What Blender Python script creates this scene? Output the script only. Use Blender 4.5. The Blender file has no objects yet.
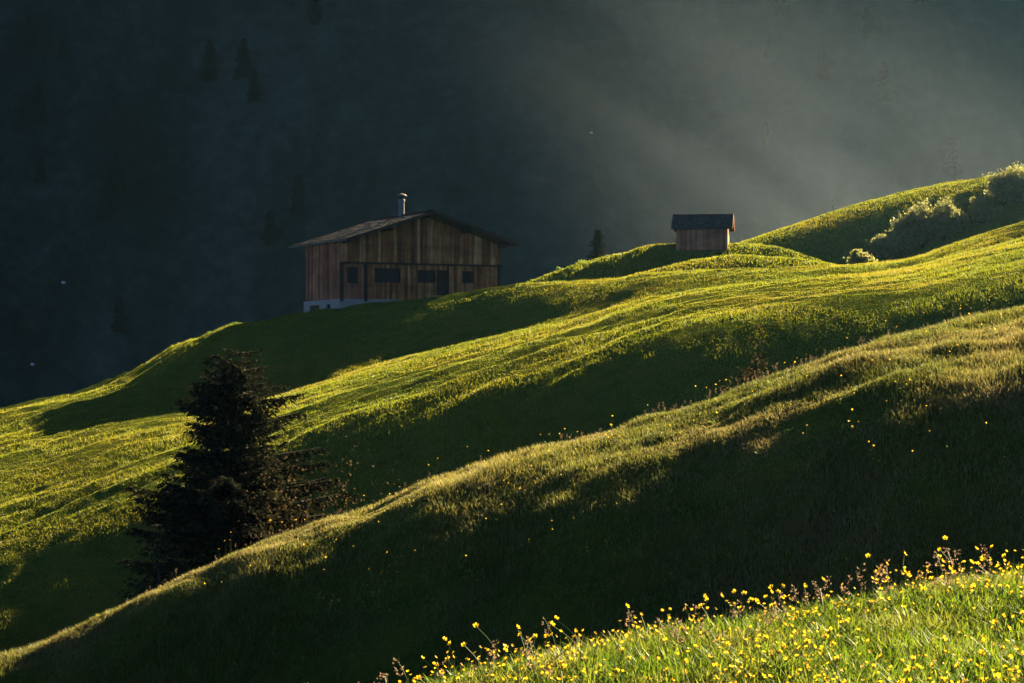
HAZE, SKY, EXPO, MIST = 0.00005, 0.05, 2.95, 0.0011
import bpy, math
import numpy as np

# ------------------------------------------------------------------ setup
W, H, F, VH = 1024, 683, 2418.0, 380.0
SUN_AZ = 50.0      # degrees from +x (right) towards +y (away from the camera)
SUN_EL = 27.0
rng = np.random.default_rng(7)
scene = bpy.context.scene
COL = scene.collection


def link(o, parent=None):
    COL.objects.link(o)
    if parent is not None:
        o.parent = parent
    return o


def tag(o, label=None, cat=None, group=None, kind=None):
    if label: o["label"] = label
    if cat: o["category"] = cat
    if group: o["group"] = group
    if kind: o["kind"] = kind
    return o


def empty(name, loc, rz=0.0, scale=1.0):
    o = bpy.data.objects.new(name, None)
    o.empty_display_size = 0.2
    o.location = loc
    o.rotation_euler = (0, 0, rz)
    o.scale = (scale, scale, scale)
    return link(o)


def mesh_np(name, verts, faces_list, mats, attrs=None, parent=None, smooth=False, mat_idx=None):
    """verts (n,3); faces_list: list of int arrays (m,k)."""
    me = bpy.data.meshes.new(name)
    verts = np.asarray(verts, np.float32)
    me.vertices.add(len(verts))
    me.vertices.foreach_set("co", verts.ravel())
    loops = np.concatenate([f.ravel() for f in faces_list]).astype(np.int32)
    tot = np.concatenate([np.full(len(f), f.shape[1], np.int32) for f in faces_list])
    start = np.concatenate([[0], np.cumsum(tot)[:-1]]).astype(np.int32)
    me.loops.add(len(loops))
    me.loops.foreach_set("vertex_index", loops)
    me.polygons.add(len(tot))
    me.polygons.foreach_set("loop_start", start)
    me.polygons.foreach_set("loop_total", tot)
    if mat_idx is not None:
        me.polygons.foreach_set("material_index", np.asarray(mat_idx, np.int32))
    me.polygons.foreach_set("use_smooth", np.full(len(tot), smooth, bool))
    me.update(calc_edges=True)
    for k, a in (attrs or {}).items():
        at = me.attributes.new(k, 'FLOAT', 'POINT')
        at.data.foreach_set("value", np.asarray(a, np.float32))
    for m in (mats if isinstance(mats, (list, tuple)) else [mats]):
        me.materials.append(m)
    o = bpy.data.objects.new(name, me)
    return link(o, parent)


# ------------------------------------------------------------------ noise
def _h(ix, iy, seed):
    n = (ix.astype(np.int64) * 374761393 + iy.astype(np.int64) * 668265263 + seed * 1442695041) & 0xFFFFFFFF
    n = ((n ^ (n >> 13)) * 1274126177) & 0xFFFFFFFF
    n = n ^ (n >> 16)
    return (n & 0xFFFF) / 65535.0 * 2 - 1


def vnoise(x, y, seed=0):
    ix, iy = np.floor(x), np.floor(y)
    fx, fy = x - ix, y - iy
    fx = fx * fx * fx * (fx * (fx * 6 - 15) + 10)
    fy = fy * fy * fy * (fy * (fy * 6 - 15) + 10)
    a = _h(ix, iy, seed); b = _h(ix + 1, iy, seed)
    c = _h(ix, iy + 1, seed); d = _h(ix + 1, iy + 1, seed)
    return (a * (1 - fx) + b * fx) * (1 - fy) + (c * (1 - fx) + d * fx) * fy


def fbm(x, y, seed=0, octs=4, gain=0.5):
    s = 0; amp = 1; c, sn = 0.8, 0.6
    for i in range(octs):
        s = s + amp * vnoise(x, y, seed + i * 17)
        x, y = (c * x - sn * y) * 2.03 + 5.1, (sn * x + c * y) * 2.03 + 1.7
        amp *= gain
    return s


def sstep(a, b, x):
    t = np.clip((x - a) / (b - a), 0, 1)
    return t * t * (3 - 2 * t)


# ------------------------------------------------------------------ terrain: a chain of alpine ridges
US = np.concatenate([np.arange(-900, -60, 30.0), np.arange(-60, 1090, 1.7), np.arange(1090, 2300, 30.0)])


def sp(x, w):
    return w * np.logaddexp(0, x / w)


def curve(pts, k, sig=12):
    g = np.arange(-1100, 2500, 4.0)
    p = np.array(pts, float)
    v = np.interp(g, p[:, 0], p[:, k])
    r = int(4 * sig / 4) + 1
    ker = np.exp(-0.5 * (np.arange(-r, r + 1) * 4.0 / sig) ** 2); ker /= ker.sum()
    v = np.convolve(np.pad(v, r, mode='edge'), ker, 'valid')
    return lambda u: np.interp(u, g, v)


class Ridge:
    # pts rows: u, crest row, crest distance, break row, break distance (crest slope, then steep flank below the break)
    def __init__(s, pts, b, c, wt=0.03, sig=12, wc=0.03):
        s.v, s.y, s.t, s.d = [curve(pts, k, sig) for k in (1, 2, 3, 4)]
        s.b, s.c, s.wt, s.wc = b, c, wt, wc

    def z(s, u, y):
        yc, yt = s.y(u), s.d(u)
        zc = yc * (VH - s.v(u)) / F
        zt = yt * (VH - s.t(u)) / F
        L = yc - yt
        a = (zc - zt) / L
        t = yc - y
        zc = zc + (s.c + a) * s.wc * yc * 0.62
        return zc - a * t - (s.b - a) * sp(t - L, s.wt * yc) - (s.c + a) * sp(-t, s.wc * yc)


RA = Ridge([(-900, 980, 9, 2700, 3), (0, 800, 9.5, 2314, 3), (300, 727, 10, 2070, 3), (420, 697, 10.5, 2030, 3), (560, 665, 11, 1950, 3),
            (700, 641, 11.5, 1920, 3), (800, 624, 11.8, 1910, 3), (900, 603, 12, 1910, 3), (1024, 579, 12.5, 1900, 3),
            (1300, 515, 13, 1750, 3), (2300, 420, 13, 1430, 3)], .3, .9, sig=8, wc=.012)
RB = Ridge([(-900, 800, 36, 830, 34.5), (0, 655, 36, 664, 34.5), (100, 612, 36, 628, 34.5), (170, 580, 36, 600, 34.3), (250, 548, 36.4, 574, 34), (340, 520, 36.6, 552, 34),
            (440, 482, 36.8, 536, 33.2), (520, 462, 37, 520, 32.9), (600, 444, 37.2, 502, 32.6), (640, 432, 37.3, 490, 32.5), (700, 412, 37.4, 472, 32.4),
            (760, 393, 37.5, 442, 32.5), (830, 368, 37.6, 424, 32.3), (900, 348, 37.7, 406, 32), (960, 333, 38, 394, 32), (1024, 318, 38, 384, 32),
            (1300, 263, 38, 335, 32), (2300, 168, 38, 240, 32)], .9, .7, sig=16, wc=.015, wt=.02)
RC = Ridge([(-900, 580, 130, 760, 98), (0, 436, 130, 588, 96), (50, 427, 130, 564, 97.5), (100, 418, 130, 535, 99), (150, 412, 130, 506, 101), (250, 402, 132, 466, 103),
            (300, 390, 133, 442, 104), (350, 376, 133, 425, 104), (400, 362, 133, 416, 104), (450, 349, 133, 403, 104), (509, 336, 133, 387, 104), (560, 323, 133, 371, 104),
            (619, 306, 133, 352, 104), (660, 298, 133, 332, 104), (700, 292, 133, 322, 104), (800, 282, 133, 309, 104), (870, 276, 133, 300, 104),
            (910, 270, 133, 299, 104), (960, 256, 133, 290, 104), (1024, 238, 133, 280, 104), (1300, 165, 133, 220, 104), (2300, 110, 133, 170, 104)],
           1.05, .03, sig=18, wt=.012)
RK = Ridge([(-900, 560, 145, 590, 141), (0, 422, 172, 438, 134), (90, 398, 164, 417, 134), (140, 371, 157, 403, 135), (165, 357, 153, 384, 137), (190, 345, 149, 366, 139), (240, 327, 146, 337, 141.5), (265, 319, 145, 327, 142), (300, 307, 145.5, 309, 143),
            (400, 301, 146, 303, 143), (460, 295, 146, 298, 143), (500, 290, 145, 297, 142), (540, 286, 145, 298, 140), (600, 283, 145, 299, 138),
            (640, 277, 145, 298, 136), (760, 273, 145, 294, 135), (840, 270, 145, 290, 135), (870, 268, 145, 288, 135), (910, 264, 145, 284, 135), (960, 245, 145, 268, 135),
            (1024, 225, 145, 250, 135), (1300, 150, 145, 185, 135), (2300, 95, 145, 130, 135)], .85, .5, sig=9, wc=.012, wt=.008)
RG = Ridge([(-900, 900, 168, 920, 164), (500, 330, 168, 335, 164), (580, 293, 168, 298, 164), (600, 284, 168, 289, 164), (640, 272, 168, 278, 164), (700, 258, 168, 265, 164), (740, 253, 168, 261, 164),
            (800, 259, 168, 266, 164), (850, 269, 168, 275, 164), (900, 290, 168, 297, 164), (2300, 500, 168, 510, 164)], .85, .45, sig=8, wc=.01, wt=.006)
RD = Ridge([(-900, 900, 190, 920, 186), (400, 360, 190, 364, 186), (500, 300, 190, 304, 186), (520, 289, 190, 293, 186), (540, 281, 190, 286, 186), (560, 273, 190, 279, 186), (600, 260, 190, 267, 186),
            (645, 248, 190, 252, 187), (700, 245, 190, 249, 187), (740, 244, 190, 249, 187), (780, 248, 190, 253, 187), (850, 270, 190, 275, 187), (2300, 500, 190, 510, 187)], .85, .45, sig=6, wc=.01, wt=.006)
RE = Ridge([(-900, 900, 232, 918, 219), (600, 296, 232, 309, 219), (700, 258, 232, 270, 219), (745, 243, 232, 255, 219), (800, 225, 232, 239, 219), (860, 205, 232, 225, 219), (940, 184, 232, 206, 219), (1024, 168, 232, 192, 219),
            (1300, 112, 232, 137, 219), (2300, 50, 232, 75, 219)], 1.3, .45, sig=8, wc=.012, wt=.012)
RIDGES = [RA, RB, RC, RK, RG, RD, RE]
HUT_Y, BARN_Y = 188.0, 144.0


def base_z(u, y):
    u, y = np.broadcast_arrays(np.asarray(u, float), np.asarray(y, float))
    k = 0.006 * y + 0.03
    zs = [r.z(u, y) for r in RIDGES]
    zs.append(-4.2 - 8.5 * sstep(15, 62, y) - np.where(y < 60, 0, 0.6 * sp(y - 250, 8) * sstep(200, 260, y) ))
    m = np.max(zs, axis=0)
    return m + k * np.log(sum(np.exp(np.clip((q - m) / k, -40, 0)) for q in zs)) - 0.0


def relief(x, y):
    """tussocks, cattle treads and soft swells of the pasture"""
    # coordinates along / across the slope
    a = 0.85 * x + 0.53 * y; b = -0.53 * x + 0.85 * y
    far = sstep(45, 90, y)
    sw = 0.22 * fbm(a / 16, b / 9, 3, 2) * far + (0.06 * fbm(x / 2.6, y / 1.8, 5, 3) + 0.06 * fbm(x / .7, y / .6, 6, 2)) * (1 - far) * sstep(16, 28, y)
    tread = fbm(a / 5.5, b / 1.5, 11, 3)
    mask = sstep(-0.2, 0.7, fbm(x / 22, y / 22, 31, 2) + 0.25)
    tr = 0.14 * tread * far * (0.35 + mask)
    tus = 0.045 * fbm(x / 0.7, y / 0.9, 21, 2) * (0.35 + 0.65 * far) * sstep(6, 20, y)
    return sw + tr + tus


YS = np.concatenate([np.array([0.5, 1, 1.5, 2, 2.5, 3]), 3.3 * np.exp(np.arange(0, 1130) * 0.0040)])
YS = YS[YS < 300]
YS = np.concatenate([YS, YS[-1] * np.exp(np.arange(1, 20) * 0.02)])
UU, YY = np.meshgrid(US, YS)
XX = (UU - 512) / F * YY
ZB = base_z(UU, YY)
ZZ = ZB + relief(XX, YY)


def ground_at(x, y):
    """height of the finished ground sheet under world x, y"""
    x = np.asarray(x, float); y = np.asarray(y, float)
    u = x / y * F + 512
    iu = np.clip(np.searchsorted(US, u) - 1, 0, len(US) - 2)
    iy = np.clip(np.searchsorted(YS, y) - 1, 0, len(YS) - 2)
    fu = np.clip((u - US[iu]) / (US[iu + 1] - US[iu]), 0, 1)
    fy = np.clip((y - YS[iy]) / (YS[iy + 1] - YS[iy]), 0, 1)
    return ((ZZ[iy, iu] * (1 - fu) + ZZ[iy, iu + 1] * fu) * (1 - fy) + (ZZ[iy + 1, iu] * (1 - fu) + ZZ[iy + 1, iu + 1] * fu) * fy)


def px(u, y):
    return (u - 512) / F * y
# ------------------------------------------------------------------ materials
def new_mat(name):
    m = bpy.data.materials.new(name); m.use_nodes = True
    nt = m.node_tree; nt.nodes.clear()
    return m, nt, nt.nodes, nt.links


def ramp(nd, stops):
    r = nd.new('ShaderNodeValToRGB')
    e = r.color_ramp.elements
    while len(e) < len(stops): e.new(0.5)
    for el, (p, c) in zip(e, stops):
        el.position = p; el.color = (*c, 1)
    return r


def noise(nd, ln, vec, scale, detail=3, rough=0.55, dist=0.0):
    n = nd.new('ShaderNodeTexNoise')
    n.inputs['Scale'].default_value = scale; n.inputs['Detail'].default_value = detail
    n.inputs['Roughness'].default_value = rough; n.inputs['Distortion'].default_value = dist
    ln.new(vec, n.inputs['Vector'])
    return n


def mapping(nd, ln, vec, scale=(1, 1, 1), rot=(0, 0, 0)):
    m = nd.new('ShaderNodeMapping')
    m.inputs['Scale'].default_value = scale; m.inputs['Rotation'].default_value = rot
    ln.new(vec, m.inputs['Vector'])
    return m.outputs[0]


def mixc(nd, ln, a, b, fac, mode='MIX'):
    m = nd.new('ShaderNodeMix'); m.data_type = 'RGBA'; m.blend_type = mode
    for sock, v in ((m.inputs[6], a), (m.inputs[7], b), (m.inputs[0], fac)):
        if isinstance(v, (tuple, list)): sock.default_value = (*v, 1)
        elif isinstance(v, (int, float)): sock.default_value = v
        else: ln.new(v, sock)
    return m.outputs[2]


def grass_mat(name, lo, mid, hi, dry, trans=0.45, dry_amt=0.25, patch=0.12, gl=0.018):
    """blades: leaf colour by clump attribute, larger patches by world noise"""
    m, nt, nd, ln = new_mat(name)
    at = nd.new('ShaderNodeAttribute'); at.attribute_name = 'tint'
    geo = nd.new('ShaderNodeNewGeometry')
    r = ramp(nd, [(0.0, lo), (0.5, mid), (1.0, hi)])
    ln.new(at.outputs['Fac'], r.inputs[0])
    n = noise(nd, ln, geo.outputs['Position'], patch, 4, 0.6)
    rr = ramp(nd, [(0.48, (0, 0, 0)), (0.66, (1, 1, 1))]); ln.new(n.outputs['Fac'], rr.inputs[0])
    mm = nd.new('ShaderNodeMath'); mm.operation = 'MULTIPLY'; mm.inputs[1].default_value = dry_amt
    ln.new(rr.outputs[0], mm.inputs[0])
    col = mixc(nd, ln, r.outputs[0], dry, mm.outputs[0])
    d = nd.new('ShaderNodeBsdfDiffuse'); t = nd.new('ShaderNodeBsdfTranslucent')
    ln.new(col, d.inputs[0]); ln.new(col, t.inputs[0])
    mx = nd.new('ShaderNodeMixShader'); mx.inputs[0].default_value = trans
    ln.new(d.outputs[0], mx.inputs[1]); ln.new(t.outputs[0], mx.inputs[2])
    g = nd.new('ShaderNodeBsdfGlossy'); g.inputs['Roughness'].default_value = 0.45
    g.inputs['Color'].default_value = (1, 1, 1, 1)
    m2 = nd.new('ShaderNodeMixShader'); m2.inputs[0].default_value = gl
    ln.new(mx.outputs[0], m2.inputs[1]); ln.new(g.outputs[0], m2.inputs[2])
    o = nd.new('ShaderNodeOutputMaterial'); ln.new(m2.outputs[0], o.inputs[0])
    return m


def simple(name, col, rough=0.8, metal=0.0, spec=0.3, var=0.25, scale=3.0, trans=0.0):
    m, nt, nd, ln = new_mat(name)
    p = nd.new('ShaderNodeBsdfPrincipled')
    tc = nd.new('ShaderNodeTexCoord')
    n = noise(nd, ln, tc.outputs['Object'], scale, 4, 0.6)
    c = mixc(nd, ln, tuple(v * (1 - var) for v in col), tuple(min(1, v * (1 + var)) for v in col), n.outputs['Fac'])
    ln.new(c, p.inputs['Base Color'])
    p.inputs['Roughness'].default_value = rough; p.inputs['Metallic'].default_value = metal
    p.inputs['Specular IOR Level'].default_value = spec
    o = nd.new('ShaderNodeOutputMaterial')
    if trans > 0:
        t = nd.new('ShaderNodeBsdfTranslucent'); ln.new(c, t.inputs[0])
        mx = nd.new('ShaderNodeMixShader'); mx.inputs[0].default_value = trans
        ln.new(p.outputs[0], mx.inputs[1]); ln.new(t.outputs[0], mx.inputs[2]); ln.new(mx.outputs[0], o.inputs[0])
    else:
        ln.new(p.outputs[0], o.inputs[0])
    return m


def ground_mat():
    m, nt, nd, ln = new_mat('pasture_turf')
    geo = nd.new('ShaderNodeNewGeometry'); pos = geo.outputs['Position']
    big = noise(nd, ln, pos, 0.09, 4, 0.6)
    med = noise(nd, ln, mapping(nd, ln, pos, (0.7, 1.6, 1.0), (0, 0, 0.55)), 0.9, 5, 0.65)
    fine = noise(nd, ln, pos, 9.0, 3, 0.6)
    r1 = ramp(nd, [(0.3, (0.045, 0.075, 0.012)), (0.5, (0.085, 0.105, 0.016)), (0.7, (0.13, 0.12, 0.022))])
    ln.new(med.outputs['Fac'], r1.inputs[0])
    r2 = ramp(nd, [(0.35, (0.7, 0.95, 0.75)), (0.65, (1.25, 1.05, 0.9))]); ln.new(big.outputs['Fac'], r2.inputs[0])
    c = mixc(nd, ln, r1.outputs[0], r2.outputs[0], 0.8, 'MULTIPLY')
    r3 = ramp(nd, [(0.3, (0.6, 0.6, 0.6)), (0.7, (1.3, 1.3, 1.2))]); ln.new(fine.outputs['Fac'], r3.inputs[0])
    c = mixc(nd, ln, c, r3.outputs[0], 0.6, 'MULTIPLY')
    d = nd.new('ShaderNodeBsdfDiffuse'); ln.new(c, d.inputs[0]); d.inputs['Roughness'].default_value = 1.0
    b = nd.new('ShaderNodeBump'); b.inputs['Strength'].default_value = 0.7; b.inputs['Distance'].default_value = 0.12
    fb = noise(nd, ln, pos, 4.0, 5, 0.7); ln.new(fb.outputs['Fac'], b.inputs['Height'])
    ln.new(b.outputs[0], d.inputs['Normal'])
    o = nd.new('ShaderNodeOutputMaterial'); ln.new(d.outputs[0], o.inputs[0])
    return m


def mountain_mat():
    m, nt, nd, ln = new_mat('mountain_forest_and_scree')
    geo = nd.new('ShaderNodeNewGeometry'); pos = geo.outputs['Position']
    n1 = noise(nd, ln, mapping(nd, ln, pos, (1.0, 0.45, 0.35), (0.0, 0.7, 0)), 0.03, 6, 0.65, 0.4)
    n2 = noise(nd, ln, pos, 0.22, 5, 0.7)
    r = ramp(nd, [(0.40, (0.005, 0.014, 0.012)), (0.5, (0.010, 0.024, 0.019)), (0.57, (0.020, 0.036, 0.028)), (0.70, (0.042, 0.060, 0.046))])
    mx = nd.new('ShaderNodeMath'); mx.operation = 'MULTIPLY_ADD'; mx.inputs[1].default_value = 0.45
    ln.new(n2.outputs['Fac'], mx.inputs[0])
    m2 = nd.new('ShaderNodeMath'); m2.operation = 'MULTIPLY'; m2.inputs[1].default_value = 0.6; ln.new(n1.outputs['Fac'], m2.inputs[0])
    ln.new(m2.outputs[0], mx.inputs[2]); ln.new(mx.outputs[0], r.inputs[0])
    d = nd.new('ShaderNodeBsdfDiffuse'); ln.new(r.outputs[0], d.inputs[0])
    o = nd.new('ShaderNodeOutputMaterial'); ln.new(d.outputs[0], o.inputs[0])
    return m
# ------------------------------------------------------------------ ground sheet
ny, nu = UU.shape
idx = np.arange(ny * nu).reshape(ny, nu)
quads = np.stack([idx[:-1, :-1], idx[:-1, 1:], idx[1:, 1:], idx[1:, :-1]], -1).reshape(-1, 4)
ground = mesh_np('ground', np.stack([XX, YY, ZZ], -1).reshape(-1, 3), [quads], ground_mat(), smooth=True)
tag(ground, 'rolling alpine pasture of folded green ridges', kind='structure')

# ------------------------------------------------------------------ mountain across the valley
MX = np.concatenate([np.linspace(-1500, -320, 60), np.linspace(-310, 310, 420), np.linspace(320, 2600, 120)]); MY = np.concatenate([np.linspace(300, 480, 12), np.linspace(484, 900, 240), np.linspace(906, 1800, 60)])
mx_, my_ = np.meshgrid(MX, MY)


def mount_z(x, y):
    top = 900 + 50 * fbm(x / 420, y * 0 + 3.3, 91, 3)
    top = top * (1 - 0.8 * sstep(-50, 50, x - np.minimum(215 + 1.65 * (np.maximum(y, 600) - 735), 560)))  # unseen crest shaped for light: shades the left air, lets sun in right
    foot = 520 + 50 * fbm(x / 500, y * 0, 77, 2)
    r = 1.3 * (y - foot)
    z = -60 + top - 25 * np.logaddexp(0, (top - np.maximum(r, -40)) / 25)
    z = np.maximum(z, -60 + 0 * z)
    g = fbm((x + 0.5 * y) / 120, (y - .2 * x) / 420, 55, 5, 0.5)
    g2 = fbm((x - 0.4 * y) / 34, y / 90, 56, 3, 0.55)
    return z + sstep(-20, 160, y - foot) * (12 * g + 5 * g2) + 1.6 * fbm(x / 9, y / 9, 12, 3)

mz = mount_z(mx_, my_)
mi = np.arange(mx_.size).reshape(mx_.shape)
mq = np.stack([mi[:-1, :-1], mi[:-1, 1:], mi[1:, 1:], mi[1:, :-1]], -1).reshape(-1, 4)
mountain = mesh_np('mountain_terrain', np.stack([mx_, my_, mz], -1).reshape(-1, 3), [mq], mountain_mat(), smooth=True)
tag(mountain, 'dark steep mountainside across the valley', kind='structure')
# ------------------------------------------------------------------ grass
VGRID = VH - ZZ / YY * F
VMIN = np.minimum.accumulate(VGRID, axis=0)
VIS = VGRID <= VMIN + 3.0            # ground seen from the viewpoint (plus what stands just behind a rim)


def vis_at(u, y):
    iu = np.clip(np.searchsorted(US, u) - 1, 0, len(US) - 2)
    iy = np.clip(np.searchsorted(YS, y) - 1, 0, len(YS) - 2)
    return VIS[iy, iu]


def scatter(n, u0, u1, y0, y1, p=0.0, hidden=0.2, clump=0.0, per=1):
    """points on the ground, pdf in distance ~ y**p, clumped"""
    m = int(n / per * 2.6) + 10
    q = p + 1
    y = (y0 ** q + rng.random(m) * (y1 ** q - y0 ** q)) ** (1 / q) if abs(q) > 1e-3 else y0 * (y1 / y0) ** rng.random(m)
    u = u0 + rng.random(m) * (u1 - u0)
    keep = vis_at(u, y) | (rng.random(m) < hidden)
    u, y = u[keep][:n // per], y[keep][:n // per]
    x = px(u, y)
    cid = np.repeat(np.arange(len(x)), per)
    x = x[cid] + rng.normal(0, 1, len(cid)) * clump
    y = y[cid] + rng.normal(0, 1, len(cid)) * clump
    return x, y, cid


def wide(n, m, u0, u1, U0, U1, *a):
    """dense inside the framed stretch, thinner on the ground beside it"""
    parts = [scatter(n, u0, u1, *a), scatter(m // 2, U0, u0, *a), scatter(m // 2, u1, U1, *a)]
    off = 0; cs = []
    for p in parts:
        cs.append(p[2] + off); off += int(p[2].max()) + 1
    return np.concatenate([p[0] for p in parts]), np.concatenate([p[1] for p in parts]), np.concatenate(cs)


def blades(name, x, y, h, w, lean, tint, mat, tall=True, label='', z=None, az=None):
    n = len(x)
    if z is None: z = ground_at(x, y) - 0.01
    a = rng.random(n) * 2 * np.pi if az is None else az          # blade plane
    b = a + np.pi / 2 + rng.normal(0, 0.5, n)                   # lean direction
    wx, wy = np.cos(a) * w / 2, np.sin(a) * w / 2
    lx, ly = np.cos(b) * lean * h, np.sin(b) * lean * h
    P = np.stack([x, y, z], -1)
    Wv = np.stack([wx, wy, np.zeros(n)], -1)
    def lv(t):  # centre line
        return P + np.stack([lx * t * t, ly * t * t, h * t * (1 - 0.35 * lean * t)], -1)
    if tall:
        m = lv(0.55)
        V = np.stack([P - Wv, P + Wv, m - Wv * .85, m + Wv * .85, lv(1.0)], 1)
        k = np.arange(n)[:, None] * 5
        fs = [k + np.array([0, 1, 3, 2]), k + np.array([2, 3, 4])]
        tt = np.repeat(tint, 5)
    else:
        V = np.stack([P - Wv, P + Wv, lv(1.0)], 1)
        k = np.arange(n)[:, None] * 3
        fs = [k + np.array([0, 1, 2])]
        tt = np.repeat(tint, 3)
    o = mesh_np(name, V.reshape(-1, 3), fs, mat, {'tint': np.clip(tt, 0, 1)})
    tag(o, label, 'grass', kind='stuff')
    return o


g_near = grass_mat('fresh_meadow_blades', (0.025, 0.062, 0.007), (0.105, 0.18, 0.010), (0.30, 0.31, 0.025), (0.34, 0.24, 0.06), 0.5, 0.35, 1.6)
g_slope = grass_mat('seeding_slope_blades', (0.05, 0.075, 0.012), (0.15, 0.165, 0.025), (0.34, 0.28, 0.08), (0.36, 0.26, 0.10), 0.5, 0.55, 0.35)
g_far = grass_mat('pasture_blades', (0.08, 0.115, 0.007), (0.19, 0.225, 0.010), (0.36, 0.31, 0.02), (0.38, 0.25, 0.02), 0.5, 0.4, 0.10)


def run_grass(q=1.0):
    # flower meadow next to the viewpoint
    x, y, c = wide(int(120000 * q), 90000, 330, 1110, -100, 1700, 6.0, 14.0, 0.3, 0.35, 0.02, 5)
    ct = rng.random(c.max() + 1)[c]
    hh = 0.5 + 0.5 * fbm(x / 0.8, y / 0.8, 41, 2)
    h = (0.04 + 0.12 * rng.random(len(x)) ** 1.3) * (0.45 + 0.8 * np.clip(hh, 0, 1.3))
    blades('meadow_grass', x, y, h, 0.004 + 0.007 * rng.random(len(x)) ** 2, 0.2 + 0.9 * rng.random(len(x)),
           0.55 * ct + 0.45 * rng.random(len(x)), g_near, True, 'bright green meadow grass full of yellow flowers')
    # the bank behind it
    x, y, c = wide(int(330000 * q), 110000, -60, 1090, -320, 1420, 25.0, 41.0, 1.0, 0.12, 0.05, 6)
    ct = rng.random(c.max() + 1)[c]
    hh = fbm(x / 2.2, y / 2.2, 47, 3)
    h = (0.045 + 0.085 * rng.random(len(x))) * (1.0 + 0.6 * hh)
    dry = 0.22 * fbm(x / 5, y / 5, 49, 2)
    blades('bank_grass', x, y, h, 0.005 + 0.006 * rng.random(len(x)), 0.2 + 0.8 * rng.random(len(x)),
           0.5 * ct + 0.5 * rng.random(len(x)) + dry, g_slope, True, 'seeding grass covering the steep bank between spruce and flower meadow')
    # pasture below the farmhouse
    x, y, c = wide(int(540000 * q), 70000, -40, 1070, -160, 1220, 64.0, 152.0, -0.4, 0.12, 0.16, 6)
    ct = rng.random(c.max() + 1)[c]
    hh = fbm(x / 5, y / 3, 51, 3)
    h = (0.045 + 0.085 * rng.random(len(x))) * (1.0 + 0.8 * np.clip(hh, -0.8, 1.2))
    dry = 0.25 * fbm(x / 14, y / 9, 53, 3)
    keep = ~((x > -10.4) & (x < 0.2) & (y > 143) & (y < 150))
    k = keep
    blades('pasture_grass', x[k], y[k], h[k], (0.018 + 0.024 * rng.random(len(x)))[k], (0.2 + 0.8 * rng.random(len(x)))[k],
           (0.45 * ct + 0.5 * rng.random(len(x)) + dry)[k], g_far, False, 'short grazed grass on the long pasture below the farmhouse')
    x, y, c = scatter(int(130000 * q), 420, 1110, 158.0, 240.0, 0.0, 0.08, 0.25, 5)
    ct = rng.random(c.max() + 1)[c]
    h = 0.08 + 0.11 * rng.random(len(x))
    blades('upper_pasture_grass', x, y, h, 0.05 + 0.05 * rng.random(len(x)), 0.2 + 0.8 * rng.random(len(x)),
           0.5 * ct + 0.5 * rng.random(len(x)), g_far, False, 'rough grass on the upper slopes around the small hay hut')


run_grass()
# ------------------------------------------------------------------ vegetation helpers
def tube(path, radii, sides=6):
    """verts, quads of a tapered tube along path (n,3)"""
    path = np.asarray(path, float); n = len(path)
    d = np.gradient(path, axis=0); d /= np.linalg.norm(d, axis=1)[:, None] + 1e-9
    ref = np.where(np.abs(d[:, 2:3]) > 0.9, np.array([[1.0, 0, 0]]), np.array([[0, 0, 1.0]]))
    s = np.cross(d, ref); s /= np.linalg.norm(s, axis=1)[:, None] + 1e-9
    t = np.cross(s, d)
    an = np.arange(sides) * 2 * np.pi / sides
    V = path[:, None, :] + np.asarray(radii)[:, None, None] * (np.cos(an)[None, :, None] * s[:, None] + np.sin(an)[None, :, None] * t[:, None])
    i = np.arange(n - 1)[:, None] * sides; j = np.arange(sides)[None]; j2 = (j + 1) % sides
    q = np.stack([i + j, i + j2, i + sides + j2, i + sides + j], -1).reshape(-1, 4)
    return V.reshape(-1, 3), q


class Acc:
    def __init__(s): s.v = []; s.f = {}; s.n = 0; s.t = []
    def add(s, V, *faces, tint=0.5):
        s.v.append(np.asarray(V, float))
        for f in faces:
            f = np.asarray(f)
            if len(f): s.f.setdefault(f.shape[1], []).append(f + s.n)
        s.n += len(V); s.t.append(np.full(len(V), tint) if np.isscalar(tint) else tint)
    def build(s, name, mat, parent=None, smooth=False):
        return mesh_np(name, np.concatenate(s.v), [np.concatenate(x) for x in s.f.values()], mat, {'tint': np.concatenate(s.t)}, parent, smooth)


def tris(acc, P, D, Wd, ln, wd, tint):
    """leaf / needle-spray triangles: base P, direction D, width direction Wd"""
    n = len(P)
    V = np.stack([P - Wd * wd[:, None], P + Wd * wd[:, None], P + D * ln[:, None]], 1).reshape(-1, 3)
    acc.add(V, np.arange(n * 3).reshape(-1, 3), tint=np.repeat(tint, 3))


def unit(a): return a / (np.linalg.norm(a, axis=-1, keepdims=True) + 1e-9)


bark = simple('bark', (0.035, 0.026, 0.018), 0.95, scale=8)
needle = grass_mat('spruce_needles', (0.006, 0.010, 0.006), (0.012, 0.017, 0.009), (0.045, 0.042, 0.022), (0.028, 0.024, 0.014), 0.15, 0.15, 1.0, 0.0)  # lightest tone puts sun-caught rim light into the colour of the tips
leaf_dry = grass_mat('bush_leaves', (0.13, 0.15, 0.045), (0.26, 0.27, 0.08), (0.40, 0.38, 0.14), (0.28, 0.20, 0.08), 0.5, 0.3, 0.5)
leaf_brown = grass_mat('reddish_leaves', (0.010, 0.010, 0.006), (0.04, 0.032, 0.014), (0.13, 0.09, 0.04), (0.06, 0.035, 0.018), 0.3, 0.4, 0.8, 0.0)
leaf_green = grass_mat('broad_leaves', (0.06, 0.13, 0.02), (0.14, 0.24, 0.03), (0.30, 0.36, 0.06), (0.3, 0.3, 0.08), 0.5, 0.2, 2.0)


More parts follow.
